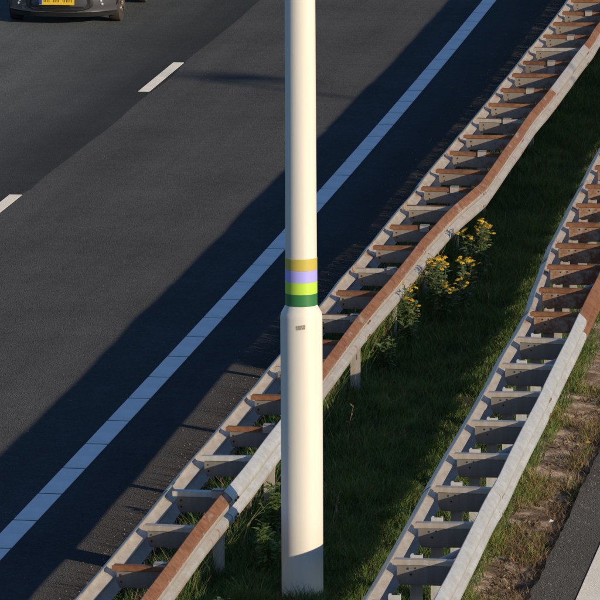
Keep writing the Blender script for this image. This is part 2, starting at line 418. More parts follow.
def spacer(root, base, x0, x1, t, mat, mbar, ZT):
    """channel spacer: web towards the camera, top flange behind, small lugs at both ends"""
    b = MB(); w = x1-x0; h = 0.165 if ZT > 0.75 else 0.19; zt = -0.034; th = 0.006; hb_ = 0.040
    pts = [(0.030,zt-hb_+0.004),(w-0.012,zt-hb_+0.004),(w-0.012,zt-h*0.6),(w-0.035,zt-h),(0.050,zt-h),(0.030,zt-h*0.75)]
    n = len(pts)
    b.add([(p[0],0,p[1]) for p in pts]+[(p[0],th,p[1]) for p in pts],
          [tuple(range(n)), tuple(range(2*n-1,n-1,-1))]+[(k,k+n,(k+1)%n+n,(k+1)%n) for k in range(n)])
    b.box(0.05, w-0.04, 0.003, 0.05, zt-h-th, zt-h+0.0005)
    b.box(w-0.010, w+0.004, 0.008, 0.07, zt-h*0.9, zt-0.05)
    o = b.build('spacer', mat, root); o.location = Vector(W(x0, t, ZT)) - base; o.rotation_euler = (0, 0, heading(t) + random.gauss(0, 0.022)); o.location.z += random.gauss(0, 0.006); o.rotation_euler[0] = random.gauss(0, 0.03); o.rotation_euler[1] = random.gauss(0, 0.012)
    fb = MB()           # folded top bar: front lip and flange, ends cut square
    x_a, x_b = -0.004, w+0.002
    fb.box(x_a, x_b, -0.014, -0.008, zt-hb_, zt); fb.box(x_a+0.01, x_b-0.01, -0.0085, 0.060, zt-0.006, zt+0.0006)
    fb.build('flange', mbar, o)
    # bolt holes in the web
    hb = MB()
    for hx, hz in (((0.24, -0.07), (0.36, -0.065), (0.29, -0.115)) if ZT < 0.75 else ((0.14, -0.075), (0.15, -0.125))):
        r = random.uniform(0.007, 0.010); c = (w*hx, -0.0025, zt+hz)
        vs = [(c[0]+r*math.cos(a), c[1], c[2]+r*math.sin(a)) for a in [k*math.pi/4 for k in range(8)]]
        vs2 = [(v[0], 0.002, v[2]) for v in vs]
        hb.add(vs+vs2, [tuple(range(8))]+[(k,k+8,(k+1)%8+8,(k+1)%8) for k in range(8)])
    tag(hb.build('bolts', M['hole'], o), kind='stuff')
    return o
def post_mesh(mat):
    # cold formed channel post 100 x 55, open to one side
    b = MB(); w, d, th = 0.088, 0.055, 0.005; zt, zb = 0.0, -0.95
    pts = [(-w/2,0),(w/2,0),(w/2,d),(w/2-0.018,d),(w/2-0.018,d-th),(w/2-th,d-th),(w/2-th,th),(-w/2+th,th),(-w/2+th,d-th),(-w/2+0.018,d-th),(-w/2+0.018,d),(-w/2,d)]
    n = len(pts)
    b.add([(p[0],p[1],zb) for p in pts]+[(p[0],p[1],zt) for p in pts],
          [(k,(k+1)%n,(k+1)%n+n,k+n) for k in range(n)]+[tuple(range(n,2*n))])
    return b.mesh('post', mat)
me_post = {k: post_mesh(M[k]) for k in ('zinc', 'zinc_film', 'rust_tan')}
def rescale(pl, z):     # same sight lines, rail top at height z instead of 0.74
    k = (CAM_H - z) / (CAM_H - 0.74); return [((x + cx(t))*k - cx(t*k), t*k) for x, t in pl]
def guardrail(label, plL, plR, t0, i0, i1, mats, post_off, ZT, behind=False, brace=None):
    k = (CAM_H - ZT + 0.034) / (CAM_H - 0.74); t0 = t0*k; step = 1.33333*k
    xl, xr = xof(rescale(plL, ZT)), xof(rescale(plR, ZT))
    base = Vector(W(xl(t0), t0, 0)); root = empty('guardrail', base); tag(root, label, 'guardrail', 'guardrails of the central reservation')
    tsp = lambda i: t0 + i*step
    for side, xf, key in ((-1, xl, 'L'), (1, xr, 'R')):
        j = i0
        starts = [i for i in range(i0, i1) if (i - 2) % 3 == 0]
        for q, s in enumerate(starts):
            ta, tb = tsp(s) - 0.16, tsp(s+3) + 0.16
            off = 0.0 if q % 2 == 0 else 0.0055
            bm_, org = beam_mesh(xf, side, ta, tb, off, 0.0 if q % 2 == 0 else 0.003, None, tsp(s), ZT)
            o = bm_.build('rail_beam', M[mats(key, s)], root, smooth=True, angle=50); o.location = org - base
            hb = MB()
            for dt in (0.05, -0.06):       # splice bolts on the crest, two rows
                for zz in (-0.087, -0.223):
                    x = xf(tsp(s)) + side*(0.0738+0.0055); p = Vector(W(x, tsp(s)+dt, ZT+zz)) - org
                    r = 0.013
                    hb.add([(p.x, p.y+2.0*r*math.cos(a), p.z+r*math.sin(a)) for a in [k*math.pi/4 for k in range(8)]]
                           +[(p.x+side*0.006, p.y+1.6*r*math.cos(a), p.z+0.8*r*math.sin(a)) for a in [k*math.pi/4 for k in range(8)]],
                           [(k,(k+1)%8,(k+1)%8+8,k+8) for k in range(8)]+[tuple(range(8,16))])
            tag(hb.build('bolts', M['rust_full'], o), kind='stuff')
    for i in range(i0, i1+1):
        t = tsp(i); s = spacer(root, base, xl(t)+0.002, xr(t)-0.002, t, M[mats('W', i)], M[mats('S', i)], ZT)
        if i % 2 == 0 or behind:
            p = link('post', me_post[mats('P', i)], root)
            p.location = Vector(W(xl(t)+post_off, t + (0.064 if behind else 0.008), ZT-(0.006 if behind else 0.036))) - base; p.rotation_euler = (0,0,heading(t))
            if not behind:      # clamp plate that hooks the post over the bar
                cb = MB(); cb.box(-0.046, 0.046, -0.026, -0.015, -0.088, -0.022); cb.box(-0.046, 0.046, -0.026, 0.06, -0.0305, -0.022)
                c_ = cb.build('clamp', M['zinc_film'], root); c_.location = Vector(W(xl(t)+post_off, t, ZT)) - base; c_.rotation_euler = (0,0,heading(t)+random.gauss(0,0.02))
        if brace is not None and (i - brace) % 3 == 0:
            bb = MB(); wv = xr(t)-xl(t)
            a = Vector((0.13, 0.22, -0.22)); c = Vector((wv-0.04, 1.08, -0.17))
            bb.tube([a + Vector((-0.07, -0.02, -0.03)), a, a.lerp(c, 0.5)+Vector((0,0,0.012)), c, c + Vector((0.0, 0.15, 0.0))], 0.027, 10)
            o = bb.build('brace', M['zinc'], root, smooth=True, angle=40); o.location = Vector(W(xl(t), t, ZT)) - base; o.rotation_euler = (0,0,heading(t))
    return root
def mats_left(key, i):
    if key == 'L': return 'zinc_film' if i < 8 else ('rust_tan')
    if key == 'R': return {2: 'zinc', 20: 'zinc_film'}.get(i, 'rust_beam')
    if key == 'S': return {2: 'zinc', 3: 'zinc', 1: 'zinc_film', 6: 'zinc_film', 10: 'zinc_film'}.get(i, 'rust_part' if i % 5 == 3 else 'rust_full')
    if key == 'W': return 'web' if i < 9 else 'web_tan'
    return 'zinc_film'
def mats_right(key, i):
    if key in 'LR': return ('zinc_film' if key == 'L' else 'zinc') if i < 8 else ('rust_tan' if key == 'L' else 'rust_full')
    if key == 'S': return 'zinc_film' if i < 8 else 'rust_full'
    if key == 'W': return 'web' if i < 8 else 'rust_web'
    return 'zinc' if i < 8 else 'rust_tan'
guardrail('rust-streaked ladder guardrail standing left of the lamp post along the shaded edge line', LL, LR, 38.614, -7, 38, mats_left, 0.36, 0.78)
guardrail('grey and rusty ladder guardrail on the right beside the narrow weedy verge', RL, RR, 39.023, -7, 29, mats_right, 0.17, 0.71, True, 0)

# ------------------------------------------------------------------ lamp post with coloured bands
PX, PT = -5.61, 40.70
lp = empty('lamp_post', W(PX, PT, -0.06), 0); tag(lp, 'cream lamp post with four coloured bands between the guardrails', 'lamp post')
lp.rotation_euler = (0, R(-0.25), 0)
Z = 0.115
b = MB(); b.lathe([(0.163,-0.5),(0.163,2.215+Z),(0.158,2.245+Z),(0.128,2.30+Z),(0.124,2.306+Z)], 64); b.build('base_tube', M['cream'], lp, smooth=True, angle=30)
b = MB(); b.lathe([(0.123,2.29+Z),(0.117,5.0),(0.085,11.0),(0.06,15.6),(0.045,15.7)], 64); b.build('shaft', M['cream'], lp, smooth=True, angle=30)
zz = 2.308 + Z
for nm, mt, lab in (('band','b_green','dark green band'),('band','b_lime','lime green band'),('band','b_lilac','lilac band'),('band','b_yellow','ochre yellow band')):
    b = MB(); b.lathe([(0.1232,zz),(0.1252,zz+0.002),(0.1250,zz+0.0915),(0.1232,zz+0.0935)], 64); o = b.build(nm, M[mt], lp, smooth=True, angle=30); o['label'] = lab + ' around the lamp post'
    zz += 0.093
# number sticker
b = MB(); rr = 0.1640; va = []; n = 8
ac = math.atan2(-1, 0.0) + R(6)
for zq in (2.135+Z, 2.172+Z):
    for k in range(n+1):
        a = ac + (k/n-0.5)*0.074/rr; va.append((rr*math.cos(a), rr*math.sin(a), zq + 0.008*(k/n-0.5)))
b.add(va, [(k,k+1,k+n+2,k+n+1) for k in range(n)])
st = b.build('number_sticker', M['sticker'], lp); st['label'] = 'small grey number sticker'
b = MB()
for row in range(2):
    for k in range(9):
        if (k*7+row*3) % 5 == 0: continue
        a0 = ac + (k/9-0.47)*0.066/rr; a1 = a0 + 0.0045/rr; z0 = 2.141+Z+row*0.016 + 0.008*(k/9-0.5); z1 = z0+0.011; q = rr+0.0008
        b.add([(q*math.cos(a0),q*math.sin(a0),z0),(q*math.cos(a1),q*math.sin(a1),z0),(q*math.cos(a1),q*math.sin(a1),z1),(q*math.cos(a0),q*math.sin(a0),z1)], [(0,1,2,3)])
b.build('print', M['ink'], st)
def luminaire(parent, tip, d, length, wid):
    """arm + flat lantern pointing along unit vector d (horizontal)"""
    d = Vector(d); tip = Vector(tip); s = Vector((-d.y, d.x, 0))
    b = MB(); b.tube([tip + Vector((0,0,-0.25)), tip + Vector((0,0,0.0)) + d*0.15, tip + d*0.5 + Vector((0,0,0.06))], 0.035, 10); b.build('arm', M['lamp_grey'], parent, smooth=True, angle=40)
    b = MB(); secs = []
    for k in range(9):
        u = k/8; w = wid*(0.45 + 0.55*math.sin(math.pi*min(1, 0.2+u*0.72))); h = 0.10*(0.6+0.4*math.sin(math.pi*u)); c = tip + d*(0.4+u*length) + Vector((0,0,0.06+0.04*u))
        secs.append([c - s*w/2 , c - s*w*0.36 + Vector((0,0,h)), c + s*w*0.36 + Vector((0,0,h)), c + s*w/2, c + s*w*0.4 - Vector((0,0,0.03)), c - s*w*0.4 - Vector((0,0,0.03))])
    for q in secs: b.v += [tuple(v) for v in q]
    for k in range(8):
        for j in range(6): b.f.append((k*6+j, k*6+(j+1)%6, (k+1)*6+(j+1)%6, (k+1)*6+j))
    b.f += [tuple(range(6))[::-1], tuple(48+j for j in range(6))]
    b.build('lantern', M['lamp_grey'], parent, smooth=True, angle=40)
luminaire(lp, (0,0,15.6), (1,0,0), 0.9, 0.34); luminaire(lp, (0,0,15.6), (-1,0,0), 0.9, 0.34)

# a roadside lamp out of frame to the right: its blurred shadow lies on the lit lane
H2 = 11.5; tipx, tipt = -11.55 + cx(71), 71.25
bx_, by_ = tipx + sun_h.x*H2/math.tan(R(SUN_EL)), tipt + sun_h.y*H2/math.tan(R(SUN_EL))
l2 = empty('street_lamp', (bx_, by_, -0.13)); tag(l2, 'grey street lamp off to the right that throws the blurred lane shadow', 'street lamp')
b = MB(); b.lathe([(0.10,-0.3),(0.10,1.2),(0.085,1.25),(0.055,H2+0.13),(0.04,H2+0.15)], 24); b.build('shaft', M['lamp_grey'], l2, smooth=True, angle=30)
luminaire(l2, (0,0,H2+0.13), Vector((1.34,-0.14,0)).normalized(), 1.3, 0.85)

# ------------------------------------------------------------------ car
def build_car(loc, rz):
    c = empty('car', loc, rz); tag(c, 'dark grey small hatchback with yellow number plate driving towards the camera', 'car')
    # local: front towards -y, origin on the ground under the front axle
    Lf, Lr, hw = -0.68, 2.85, 0.815
    def halfw(y):      # plan outline
        if y < 0.1: return hw * (1 - 0.42*max(0, (0.1-y)/0.62)**2.2)
        if y > 2.2: return hw * (1 - 0.10*((y-2.2)/0.65)**2)
        return hw
    st = [-0.52, -0.46, -0.35, -0.2, 0.0, 0.3, 0.6, 0.95, 1.3, 1.7, 2.1, 2.4, 2.65, 2.8, Lr]
    hood = lambda y: float(np.interp(y, [-0.68,-0.6,-0.45,-0.2,0.2,0.5,0.8,1.2,2.4,2.85], [0.60,0.70,0.78,0.85,0.93,0.98,1.0,1.0,1.0,0.92]))
    b = MB(); nP = None
    for y in st:
        w = halfw(y); h = hood(y); zb = 0.20
        half = [(0, zb), (w*0.86, zb), (w*0.97, zb+0.07), (w, 0.45), (w*0.995, 0.62), (w*0.97, h*0.90), (w*0.88, h*0.975), (w*0.45, h*1.0), (0, h*1.005)]
        full = half + [(-x, z) for x, z in half[-2:0:-1]]; nP = len(full)
        b.v += [(x, y, z) for x, z in full]
    for i in range(len(st)-1):
        for k in range(nP): b.f.append((i*nP+k, (i+1)*nP+k, (i+1)*nP+(k+1)%nP, i*nP+(k+1)%nP))
    b.f.append(tuple(range(nP))); e = (len(st)-1)*nP; b.f.append(tuple(e+k for k in range(nP))[::-1])
    body = b.build('body', M['car_paint'], c, smooth=True, angle=38)
    # cabin: roof and pillars with windows
    gs = [(0.42, 0.70, 0.97), (1.05, 0.60, 1.40), (1.5, 0.60, 1.47), (2.1, 0.59, 1.44), (2.55, 0.56, 1.30), (2.80, 0.62, 0.98)]
    b = MB()
    for y, w, z in gs: b.v += [(-0.74, y, 0.96), (-w, y, z-0.03), (-w*0.8, y, z), (w*0.8, y, z), (w, y, z-0.03), (0.74, y, 0.96)]
    for i in range(len(gs)-1):
        for k in range(5): b.f.append((i*6+k, (i+1)*6+k, (i+1)*6+k+1, i*6+k+1))
    b.build('cabin', M['car_paint'], c, smooth=True, angle=30)
    def pane(name, pts, n):
        b = MB(); d = Vector(n)*0.012; b.add([Vector(p)+d for p in pts]+[Vector(p)-d*0.2 for p in pts], [tuple(range(len(pts)))]+[(k,k+len(pts),(k+1)%len(pts)+len(pts),(k+1)%len(pts)) for k in range(len(pts))]); return b.build(name, M['glass'], c)
    pane('windscreen', [(-0.66,0.50,1.01),(0.66,0.50,1.01),(0.55,1.00,1.36),(-0.55,1.00,1.36)], (0,-0.55,0.83))
    pane('rear_window', [(0.55,2.74,1.03),(-0.55,2.74,1.03),(-0.50,2.58,1.27),(0.50,2.58,1.27)], (0,0.9,0.4))
    for s in (-1, 1):
        pane('side_window', [(s*0.742,0.72,1.0),(s*0.742,1.42,1.0),(s*0.635,1.42,1.40),(s*0.635,1.02,1.34)][::s], (s*0.96,0,0.28))
        pane('side_window', [(s*0.742,1.50,1.0),(s*0.742,2.35,1.0),(s*0.635,2.15,1.38),(s*0.635,1.50,1.40)][::s], (s*0.96,0,0.28))
        m_ = MB(); m_.lathe([(0.02,-0.09),(0.09,-0.06),(0.11,0.0),(0.09,0.07),(0.03,0.10)], 14); mo = m_.build('mirror', M['car_paint'], c, smooth=True); mo.scale = (1.0,0.55,0.75); mo.location = (s*0.90, 0.72, 1.0)
    # front bumper: curved shell in front of the body with lower lip, oval grille, fog lamps
    def front(x, z, off=0.0):
        u = abs(x)/0.80; y = Lf - 0.03 + 0.40*u**3.0 + 0.05*((z-0.42)/0.25)**2
        return (x, y-off, z)
    b = MB(); X = np.linspace(-0.805, 0.805, 33); Zs = np.array([0.165,0.18,0.205,0.235,0.27,0.33,0.40,0.47,0.54,0.60,0.70])
    tuck = [0.10, 0.03, 0.0, 0.012, 0.0, 0,0,0,0,0,0.14]
    for i, z in enumerate(Zs):
        for x in X:
            p = front(x, z); b.v.append((p[0]*(1-0.02*(i==0)), p[1]+tuck[i], z - (0.012*(1-(abs(x)/0.8)**2) if i < 4 else 0)))
    nx_ = len(X)
    for i in range(len(Zs)-1):
        for k in range(nx_-1): b.f.append((i*nx_+k, i*nx_+k+1, (i+1)*nx_+k+1, (i+1)*nx_+k))
    bump = b.build('bumper', M['car_paint'], c, smooth=True, angle=40)
    b = MB()      # dark undertray and lip below the bumper
    for z, o_ in ((0.185, -0.004), (0.125, 0.03), (0.12, 0.30)):
        for x in X: p = front(x*0.97, 0.2); b.v.append((x*0.97, p[1]+o_, z))
    for i in range(2):
        for k in range(nx_-1): b.f.append((i*nx_+k, (i+1)*nx_+k, (i+1)*nx_+k+1, i*nx_+k+1))
    b.build('lower_lip', M['black_plastic'], bump, smooth=True, angle=40)
    b = MB(); n = 40; ring = []       # oval grille, dished
    for rr, off in ((1.0, 0.006), (0.94, 0.018), (0.90, 0.010), (0.0, 0.014)):
        for k in range(n):
            a = 2*math.pi*k/n; ce, se = math.cos(a), math.sin(a)
            x = 0.50*rr*math.copysign(abs(ce)**0.6, ce); z = 0.345 + 0.14*rr*math.copysign(abs(se)**0.7, se)
            b.v.append(front(x, z, off))
    for i in range(3):
        for k in range(n): b.f.append((i*n+k, i*n+(k+1)%n, (i+1)*n+(k+1)%n, (i+1)*n+k))
    gr = b.build('grille', M['black_plastic'], bump, smooth=True, angle=40)
    for s in range(3):
        b = MB(); z = 0.235+0.022*s; b.tube([front(x, z, 0.012) for x in np.linspace(-0.36, 0.36, 13)], 0.006, 6); b.build('slat', M['black_plastic'], gr)
    b = MB(); b.box(-0.26, 0.26, -0.006, 0.006, 0, 0.11); pl = b.build('number_plate', M['plate_yellow'], c); pl.location = (-0.02, Lf-0.072, 0.312)
    b = MB(); b.box(-0.258, -0.215, -0.008, -0.0055, 0.004, 0.106); b.build('plate_band', M['plate_blue'], pl)
    b = MB()
    for xk in (-0.17,-0.12,-0.03,0.02,0.11,0.16,0.21):      # characters too blurred in the photo to read
        b.box(xk-0.015, xk-0.008, -0.0085, -0.0055, 0.040, 0.088); b.box(xk+0.008, xk+0.015, -0.0085, -0.0055, 0.040, 0.088)
    b.build('plate_characters', M['black_plastic'], pl)
    for s in (-1, 1):
        f = MB()
        for dx, dz in ((0.60, 0.36), (0.615, 0.31), (0.65, 0.40)):
            p = front(s*dx, dz, 0.022); f.add([(p[0]+0.020*math.cos(a)*(q), p[1]-0.012*(1-q)+0.02*abs(math.cos(a))*0, p[2]+0.020*math.sin(a)*q) for q in (1.0, 0.6) for a in [k*math.pi/5 for k in range(10)]], [(k,(k+1)%10,(k+1)%10+10,k+10) for k in range(10)]+[tuple(range(10,20))])
        f.build('fog_lamp', M['headlamp'], bump, smooth=True, angle=60)
        h = MB(); pts = [(0.34,0.62),(0.70,0.60),(0.78,0.72),(0.74,0.84),(0.56,0.76)]
        h.add([(s*x, Lf-0.03+0.42*(x/0.8)**3+0.35*(z-0.6), z+0.015) for x, z in pts], [(0,1,2,3,4)[::s]]); h.build('headlight', M['headlamp'], c)
        r_ = MB(); r_.add([(s*0.73,2.80,0.75),(s*0.60,2.87,0.75),(s*0.58,2.82,0.98),(s*0.72,2.72,0.98)], [(0,1,2,3)[::-s]]); r_.build('tail_light', M['red_lens'], c)
    def wheel(x, y, s):
        w = MB(); prof = [(0.19,-0.085),(0.26,-0.088),(0.285,-0.075),(0.29,-0.04),(0.29,0.04),(0.285,0.075),(0.26,0.088),(0.19,0.085)]
        w.lathe(prof, 36, cap=False); ty = w.build('wheel', M['tyre'], c, smooth=True, angle=40)
        ty.rotation_euler = (0, R(90), 0); ty.location = (x, y, 0.29)
        r = MB(); r.lathe([(0.192,-0.06),(0.192,0.078*1),(0.175,0.066),(0.165,0.05),(0.05,0.055),(0.0,0.06)], 30, cap=False); rim = r.build('rim', M['rim'], ty, smooth=True, angle=40)
        if s < 0: rim.rotation_euler = (R(180), 0, 0)
        for k in range(7):
            a = 2*math.pi*k/7; sp = MB(); sp.tube([(0.04*math.cos(a),0.04*math.sin(a),s*0.066),(0.172*math.cos(a),0.172*math.sin(a),s*0.07)], [0.022,0.014], 6); sp.build('spoke', M['rim'], ty, smooth=True)
        arch = MB(); vs = []
        for k in range(17):
            a = math.pi*k/16
            for q in (0.31, 0.345): vs.append((x+s*0.088, y+q*math.cos(a), 0.29+q*math.sin(a)))
        arch.add(vs, [(2*k,2*k+1,2*k+3,2*k+2) for k in range(16)]); arch.build('wheel_arch', M['black_plastic'], c)
    for y in (0.0, 2.34):
        for s in (-1, 1): wheel(s*0.735, y, s)
    return c
build_car(W(-14.27, 77.35, 0.0), heading(77))

# ------------------------------------------------------------------ vegetation
def blade_field(name, label, x, t, h, wdt, lean, colr, parent=None, z=None, kind='stuff'):
    """many grass blades as one mesh: each a bent three-level strip"""
    n = len(x); az = rng.uniform(0, 2*math.pi, n)
    z0 = (ground_z(x, t) if z is None else z) - 0.01; X0 = x + 0.5*KAP*(t-60)**2
    la = rng.uniform(0, 2*math.pi, n); lx, ly = np.cos(la)*lean*h, np.sin(la)*lean*h
    ax, ay = np.cos(az)*wdt/2, np.sin(az)*wdt/2
    V = np.zeros((n, 5, 3))
    V[:,0] = np.stack([X0-ax, t-ay, z0], -1); V[:,1] = np.stack([X0+ax, t+ay, z0], -1)
    V[:,2] = np.stack([X0+lx*0.35-ax*0.8, t+ly*0.35-ay*0.8, z0+h*0.55], -1); V[:,3] = np.stack([X0+lx*0.35+ax*0.8, t+ly*0.35+ay*0.8, z0+h*0.55], -1)
    V[:,4] = np.stack([X0+lx, t+ly, z0+h*np.sqrt(np.clip(1-0.5*lean**2, 0.1, 1))], -1)
    idx = np.arange(n)[:,None]*5
    tri = np.concatenate([idx+[0,1,3], idx+[0,3,2], idx+[2,3,4]], 1).reshape(-1)
    me = bpy.data.meshes.new(name); me.vertices.add(n*5); me.vertices.foreach_set('co', V.astype(np.float32).ravel())
    nt_ = n*3; me.loops.add(nt_*3); me.loops.foreach_set('vertex_index', tri.astype(np.int32))
    me.polygons.add(nt_); me.polygons.foreach_set('loop_start', np.arange(0, nt_*3, 3, dtype=np.int32)); me.polygons.foreach_set('loop_total', np.full(nt_, 3, dtype=np.int32))
    me.update(calc_edges=True)
    ca = me.color_attributes.new('blade_colour', 'FLOAT_COLOR', 'POINT')
    cc4 = np.ones((n, 5, 4), dtype=np.float32); cc4[:,:,:3] = colr[:,None,:]; ca.data.foreach_set('color', cc4.ravel())
    me.materials.append(M['blades']); o = link(name, me, parent)
    if kind: tag(o, label, None, None, kind)
    return o
GREEN = np.array([0.055,0.105,0.024]); LIGHT = np.array([0.125,0.185,0.042]); DRY = np.array([0.30,0.22,0.11]); BROWN = np.array([0.155,0.098,0.055])
def grass_colour(n, light, dry):
    f = np.clip(light + rng.normal(0, 0.22, n), 0, 1)[:,None]; c = GREEN*(1-f) + LIGHT*f
    d = (rng.random(n) < dry)[:,None]; k = rng.random(n)[:,None]
    return np.where(d, DRY*k + BROWN*(1-k), c) * rng.uniform(0.7, 1.25, n)[:,None]
# median lawn: denser near the camera
def scatter(n, x0, x1, t0, t1, power=1.6):
    u = rng.random(n); t = t0 + (t1-t0)*u**power; return rng.uniform(x0, x1, n), t
x, t = scatter(390000, -7.02, -4.34, 33, 92)
cl = vnoise(x*3.0, t*3.0, 41); cl2 = vnoise(x*9, t*9, 42); patch = vnoise(x*0.9, t*0.5, 43)
keep = rng.random(len(x)) < np.clip(0.35 + 1.3*cl*cl2 + 0.5*patch, 0, 1)*np.clip((-4.30-x)/0.25, 0, 1)
x, t, cl, cl2, patch = [a[keep] for a in (x, t, cl, cl2, patch)]
under = np.maximum(np.exp(-((x+6.55)/0.35)**2), np.exp(-((x+4.55)/0.30)**2))
h = (0.035 + 0.085*cl*cl2*2 + 0.03*patch) * rng.uniform(0.6, 1.5, len(x)) * (1 + 0.7*under*(vnoise(x*4, t*4, 44) > 0.45))
blade_field('grass', 'short green grass covering the ground between the guardrails', x, t, h, rng.uniform(0.004, 0.009, len(x)), rng.uniform(0.25, 1.0, len(x)), grass_colour(len(x), 0.25+0.6*cl, 0.04))
# taller tufts, edges of the left guardrail and a few along its foot
def tufts(n, x0, x1, t0, t1, hmin, hmax, per, light, dry, name, label, wd=(0.005, 0.010), ln=(0.2, 0.9)):
    tx, tt_ = scatter(n, x0, x1, t0, t1); th_ = rng.uniform(hmin, hmax, n)
    k = per; x = np.repeat(tx, k) + rng.normal(0, 0.035, n*k); t = np.repeat(tt_, k) + rng.normal(0, 0.035, n*k); h = np.repeat(th_, k)*rng.uniform(0.45, 1.1, n*k)
    return blade_field(name, label, x, t, h, rng.uniform(*wd, n*k), rng.uniform(*ln, n*k), grass_colour(n*k, light, dry))
tufts(700, -6.95, -6.1, 34, 85, 0.08, 0.24, 24, 0.35, 0.15, 'tall_grass', 'taller grass tufts growing under the left guardrail')
tufts(1500, -6.78, -6.42, 34, 58, 0.20, 0.50, 6, 0.3, 0.3, 'tall_grass', 'thin tall grass stalks between the posts of the left guardrail', (0.006, 0.015), (0.2, 0.7))
tufts(2600, -6.75, -6.42, 50, 92, 0.38, 0.60, 10, 0.15, 0.2, 'tall_grass', 'tall dark grass under the far part of the left guardrail', (0.010, 0.022), (0.05, 0.4))
tufts(520, -5.5, -4.6, 34, 66, 0.07, 0.20, 30, 0.5, 0.1, 'tall_grass', 'sunlit grass tufts along the foot of the right guardrail')
tufts(170, -7.12, -6.98, 34, 85, 0.06, 0.20, 14, 0.3, 0.4, 'tall_grass', 'sparse grass at the asphalt edge beside the left guardrail')
# right verge: patchy grass, dry brown stems near the road
x, t = scatter(60000, -4.62, -3.92, 35, 66, 1.4)
pt = vnoise(x*4.2, t*2.6, 51); near = np.clip((x+4.36)/0.18, 0, 1)
keep = rng.random(len(x)) < np.clip((pt-0.42-0.17*near)*3.6, 0.01, 1)
x, t, pt, near = x[keep], t[keep], pt[keep], near[keep]
h = rng.uniform(0.03, 0.12, len(x))*(0.5+pt)
colr = grass_colour(len(x), 0.85, 0.25)*np.array([1.6, 1.3, 1.15]); dr = rng.random(len(x)) < near*0.6; colr[dr] = BROWN*rng.uniform(0.6, 1.6, (dr.sum(),1))
blade_field('grass', 'patchy yellow green grass on the narrow verge by the right carriageway', x, t, h, rng.uniform(0.004, 0.009, len(x)), rng.uniform(0.3, 1.1, len(x)), colr)
x, t = scatter(9000, -4.10, -3.89, 35, 66, 1.4); pt = vnoise(x*5, t*2.2, 53); k = pt > 0.54; x, t = x[k], t[k]
blade_field('dry_weeds', 'brown dry weed stems along the edge of the right asphalt', x, t, rng.uniform(0.05, 0.16, len(x)), rng.uniform(0.003, 0.007, len(x)), rng.uniform(0.4, 1.3, len(x)), (BROWN*rng.uniform(0.5, 1.5, (len(x),1)) + DRY*0.15))

# dead leaves and straw on the bare soil of the right verge
x, t = scatter(9000, -4.28, -3.93, 35, 66, 1.4); k = vnoise(x*6, t*3.5, 57) > 0.45; x, t = x[k], t[k]
k = rng.random(len(x))[:,None]
blade_field('dead_leaves', 'tan and brown dead leaves and straw on the bare soil by the right asphalt', x, t, rng.uniform(0.02, 0.09, len(x)), rng.uniform(0.006, 0.022, len(x)), rng.uniform(0.9, 1.35, len(x)), (DRY*1.15*k + BROWN*(1-k))*rng.uniform(0.6, 1.3, (len(x),1)))
# leaf shapes shared by the weeds
def leaf_verts(p, d, L, wd, up=0.3):
    d = Vector(d).normalized(); s = d.cross(Vector((0,0,1))); s = s.normalized() if s.length > 1e-3 else Vector((1,0,0)); p = Vector(p)
    a = p; m1 = p + d*L*0.3 + Vector((0,0,up*L*0.2)); m2 = p + d*L*0.65 + Vector((0,0,up*L*0.25)); e = p + d*L + Vector((0,0,-0.05*L))
    return [a, m1 - s*wd*0.4, m1 + s*wd*0.4, m2 - s*wd*0.5, m2 + s*wd*0.5, e], [(0,2,1),(1,2,4,3),(3,4,5)]
def ragwort(x, t, hgt, nst, spread, label, nflow):
    z = float(ground_z(np.array([x]), np.array([t]))[0]); p = empty('ragwort_plant', W(x, t, z)); tag(p, label, 'plant', 'yellow flowering weeds beside the left guardrail')
    sb, lb, fb, cb = MB(), MB(), MB(), MB()
    for s in range(nst):
        a = random.uniform(0, 2*math.pi); ln = random.uniform(0.2, 1.35)*spread; top = Vector((math.cos(a)*ln, math.sin(a)*ln, hgt*random.uniform(0.58, 1.05)))
        base = Vector((random.uniform(-.03,.03), random.uniform(-.03,.03), -0.02)); mid = base.lerp(top, 0.5) + Vector((random.uniform(-.03,.03), random.uniform(-.03,.03), 0.04))
        sb.tube([base, mid, top], [0.006, 0.005, 0.003], 5)
        for k in range(34):
            u = random.uniform(0.25, 0.97); q = (base.lerp(mid, u*2) if u < .5 else mid.lerp(top, u*2-1)); an = random.uniform(0, 2*math.pi)
            d = Vector((math.cos(an), math.sin(an), random.uniform(-0.1, 0.7))); vs, fs = leaf_verts(q, d, random.uniform(0.05, 0.11)*(1.15-0.4*u), random.uniform(0.03, 0.055)); lb.add(vs, fs)
        for k in range(nflow):
            q = top + Vector((random.gauss(0, 0.040), random.gauss(0, 0.040), random.uniform(-0.03, 0.035)))
            sb.tube([top - Vector((0,0,0.05)), q], 0.0018, 4, False)
            tl = Vector((random.gauss(0, .3), random.gauss(0, .3)-0.25, 1)).normalized(); e1 = tl.cross(Vector((1,0,0))).normalized(); e2 = tl.cross(e1); r = random.uniform(0.016, 0.025)
            for m_ in range(8):
                an = m_*math.pi/4 + random.uniform(-.2,.2); dd = e1*math.cos(an)+e2*math.sin(an); sd = e1*-math.sin(an)+e2*math.cos(an)
                fb.add([q + dd*r*0.3 - sd*r*0.2, q + dd*r*0.3 + sd*r*0.2, q + dd*r + sd*r*0.26 - tl*0.002, q + dd*r - sd*r*0.26 - tl*0.002], [(0,1,2,3)])
            ring = [q + (e1*math.cos(i*math.pi/3)+e2*math.sin(i*math.pi/3))*r*0.42 for i in range(6)]
            cb.add(ring + [q + tl*r*0.4], [(i,(i+1)%6,6) for i in range(6)])
    sb.build('stems', M['stem'], p); lb.build('leaves', M['leaf'], p)
    if nflow: fl = fb.build('flowers', M['petal'], p); tag(fl, kind='stuff'); cb.build('flower_centres', M['petal_centre'], fl)
    return p
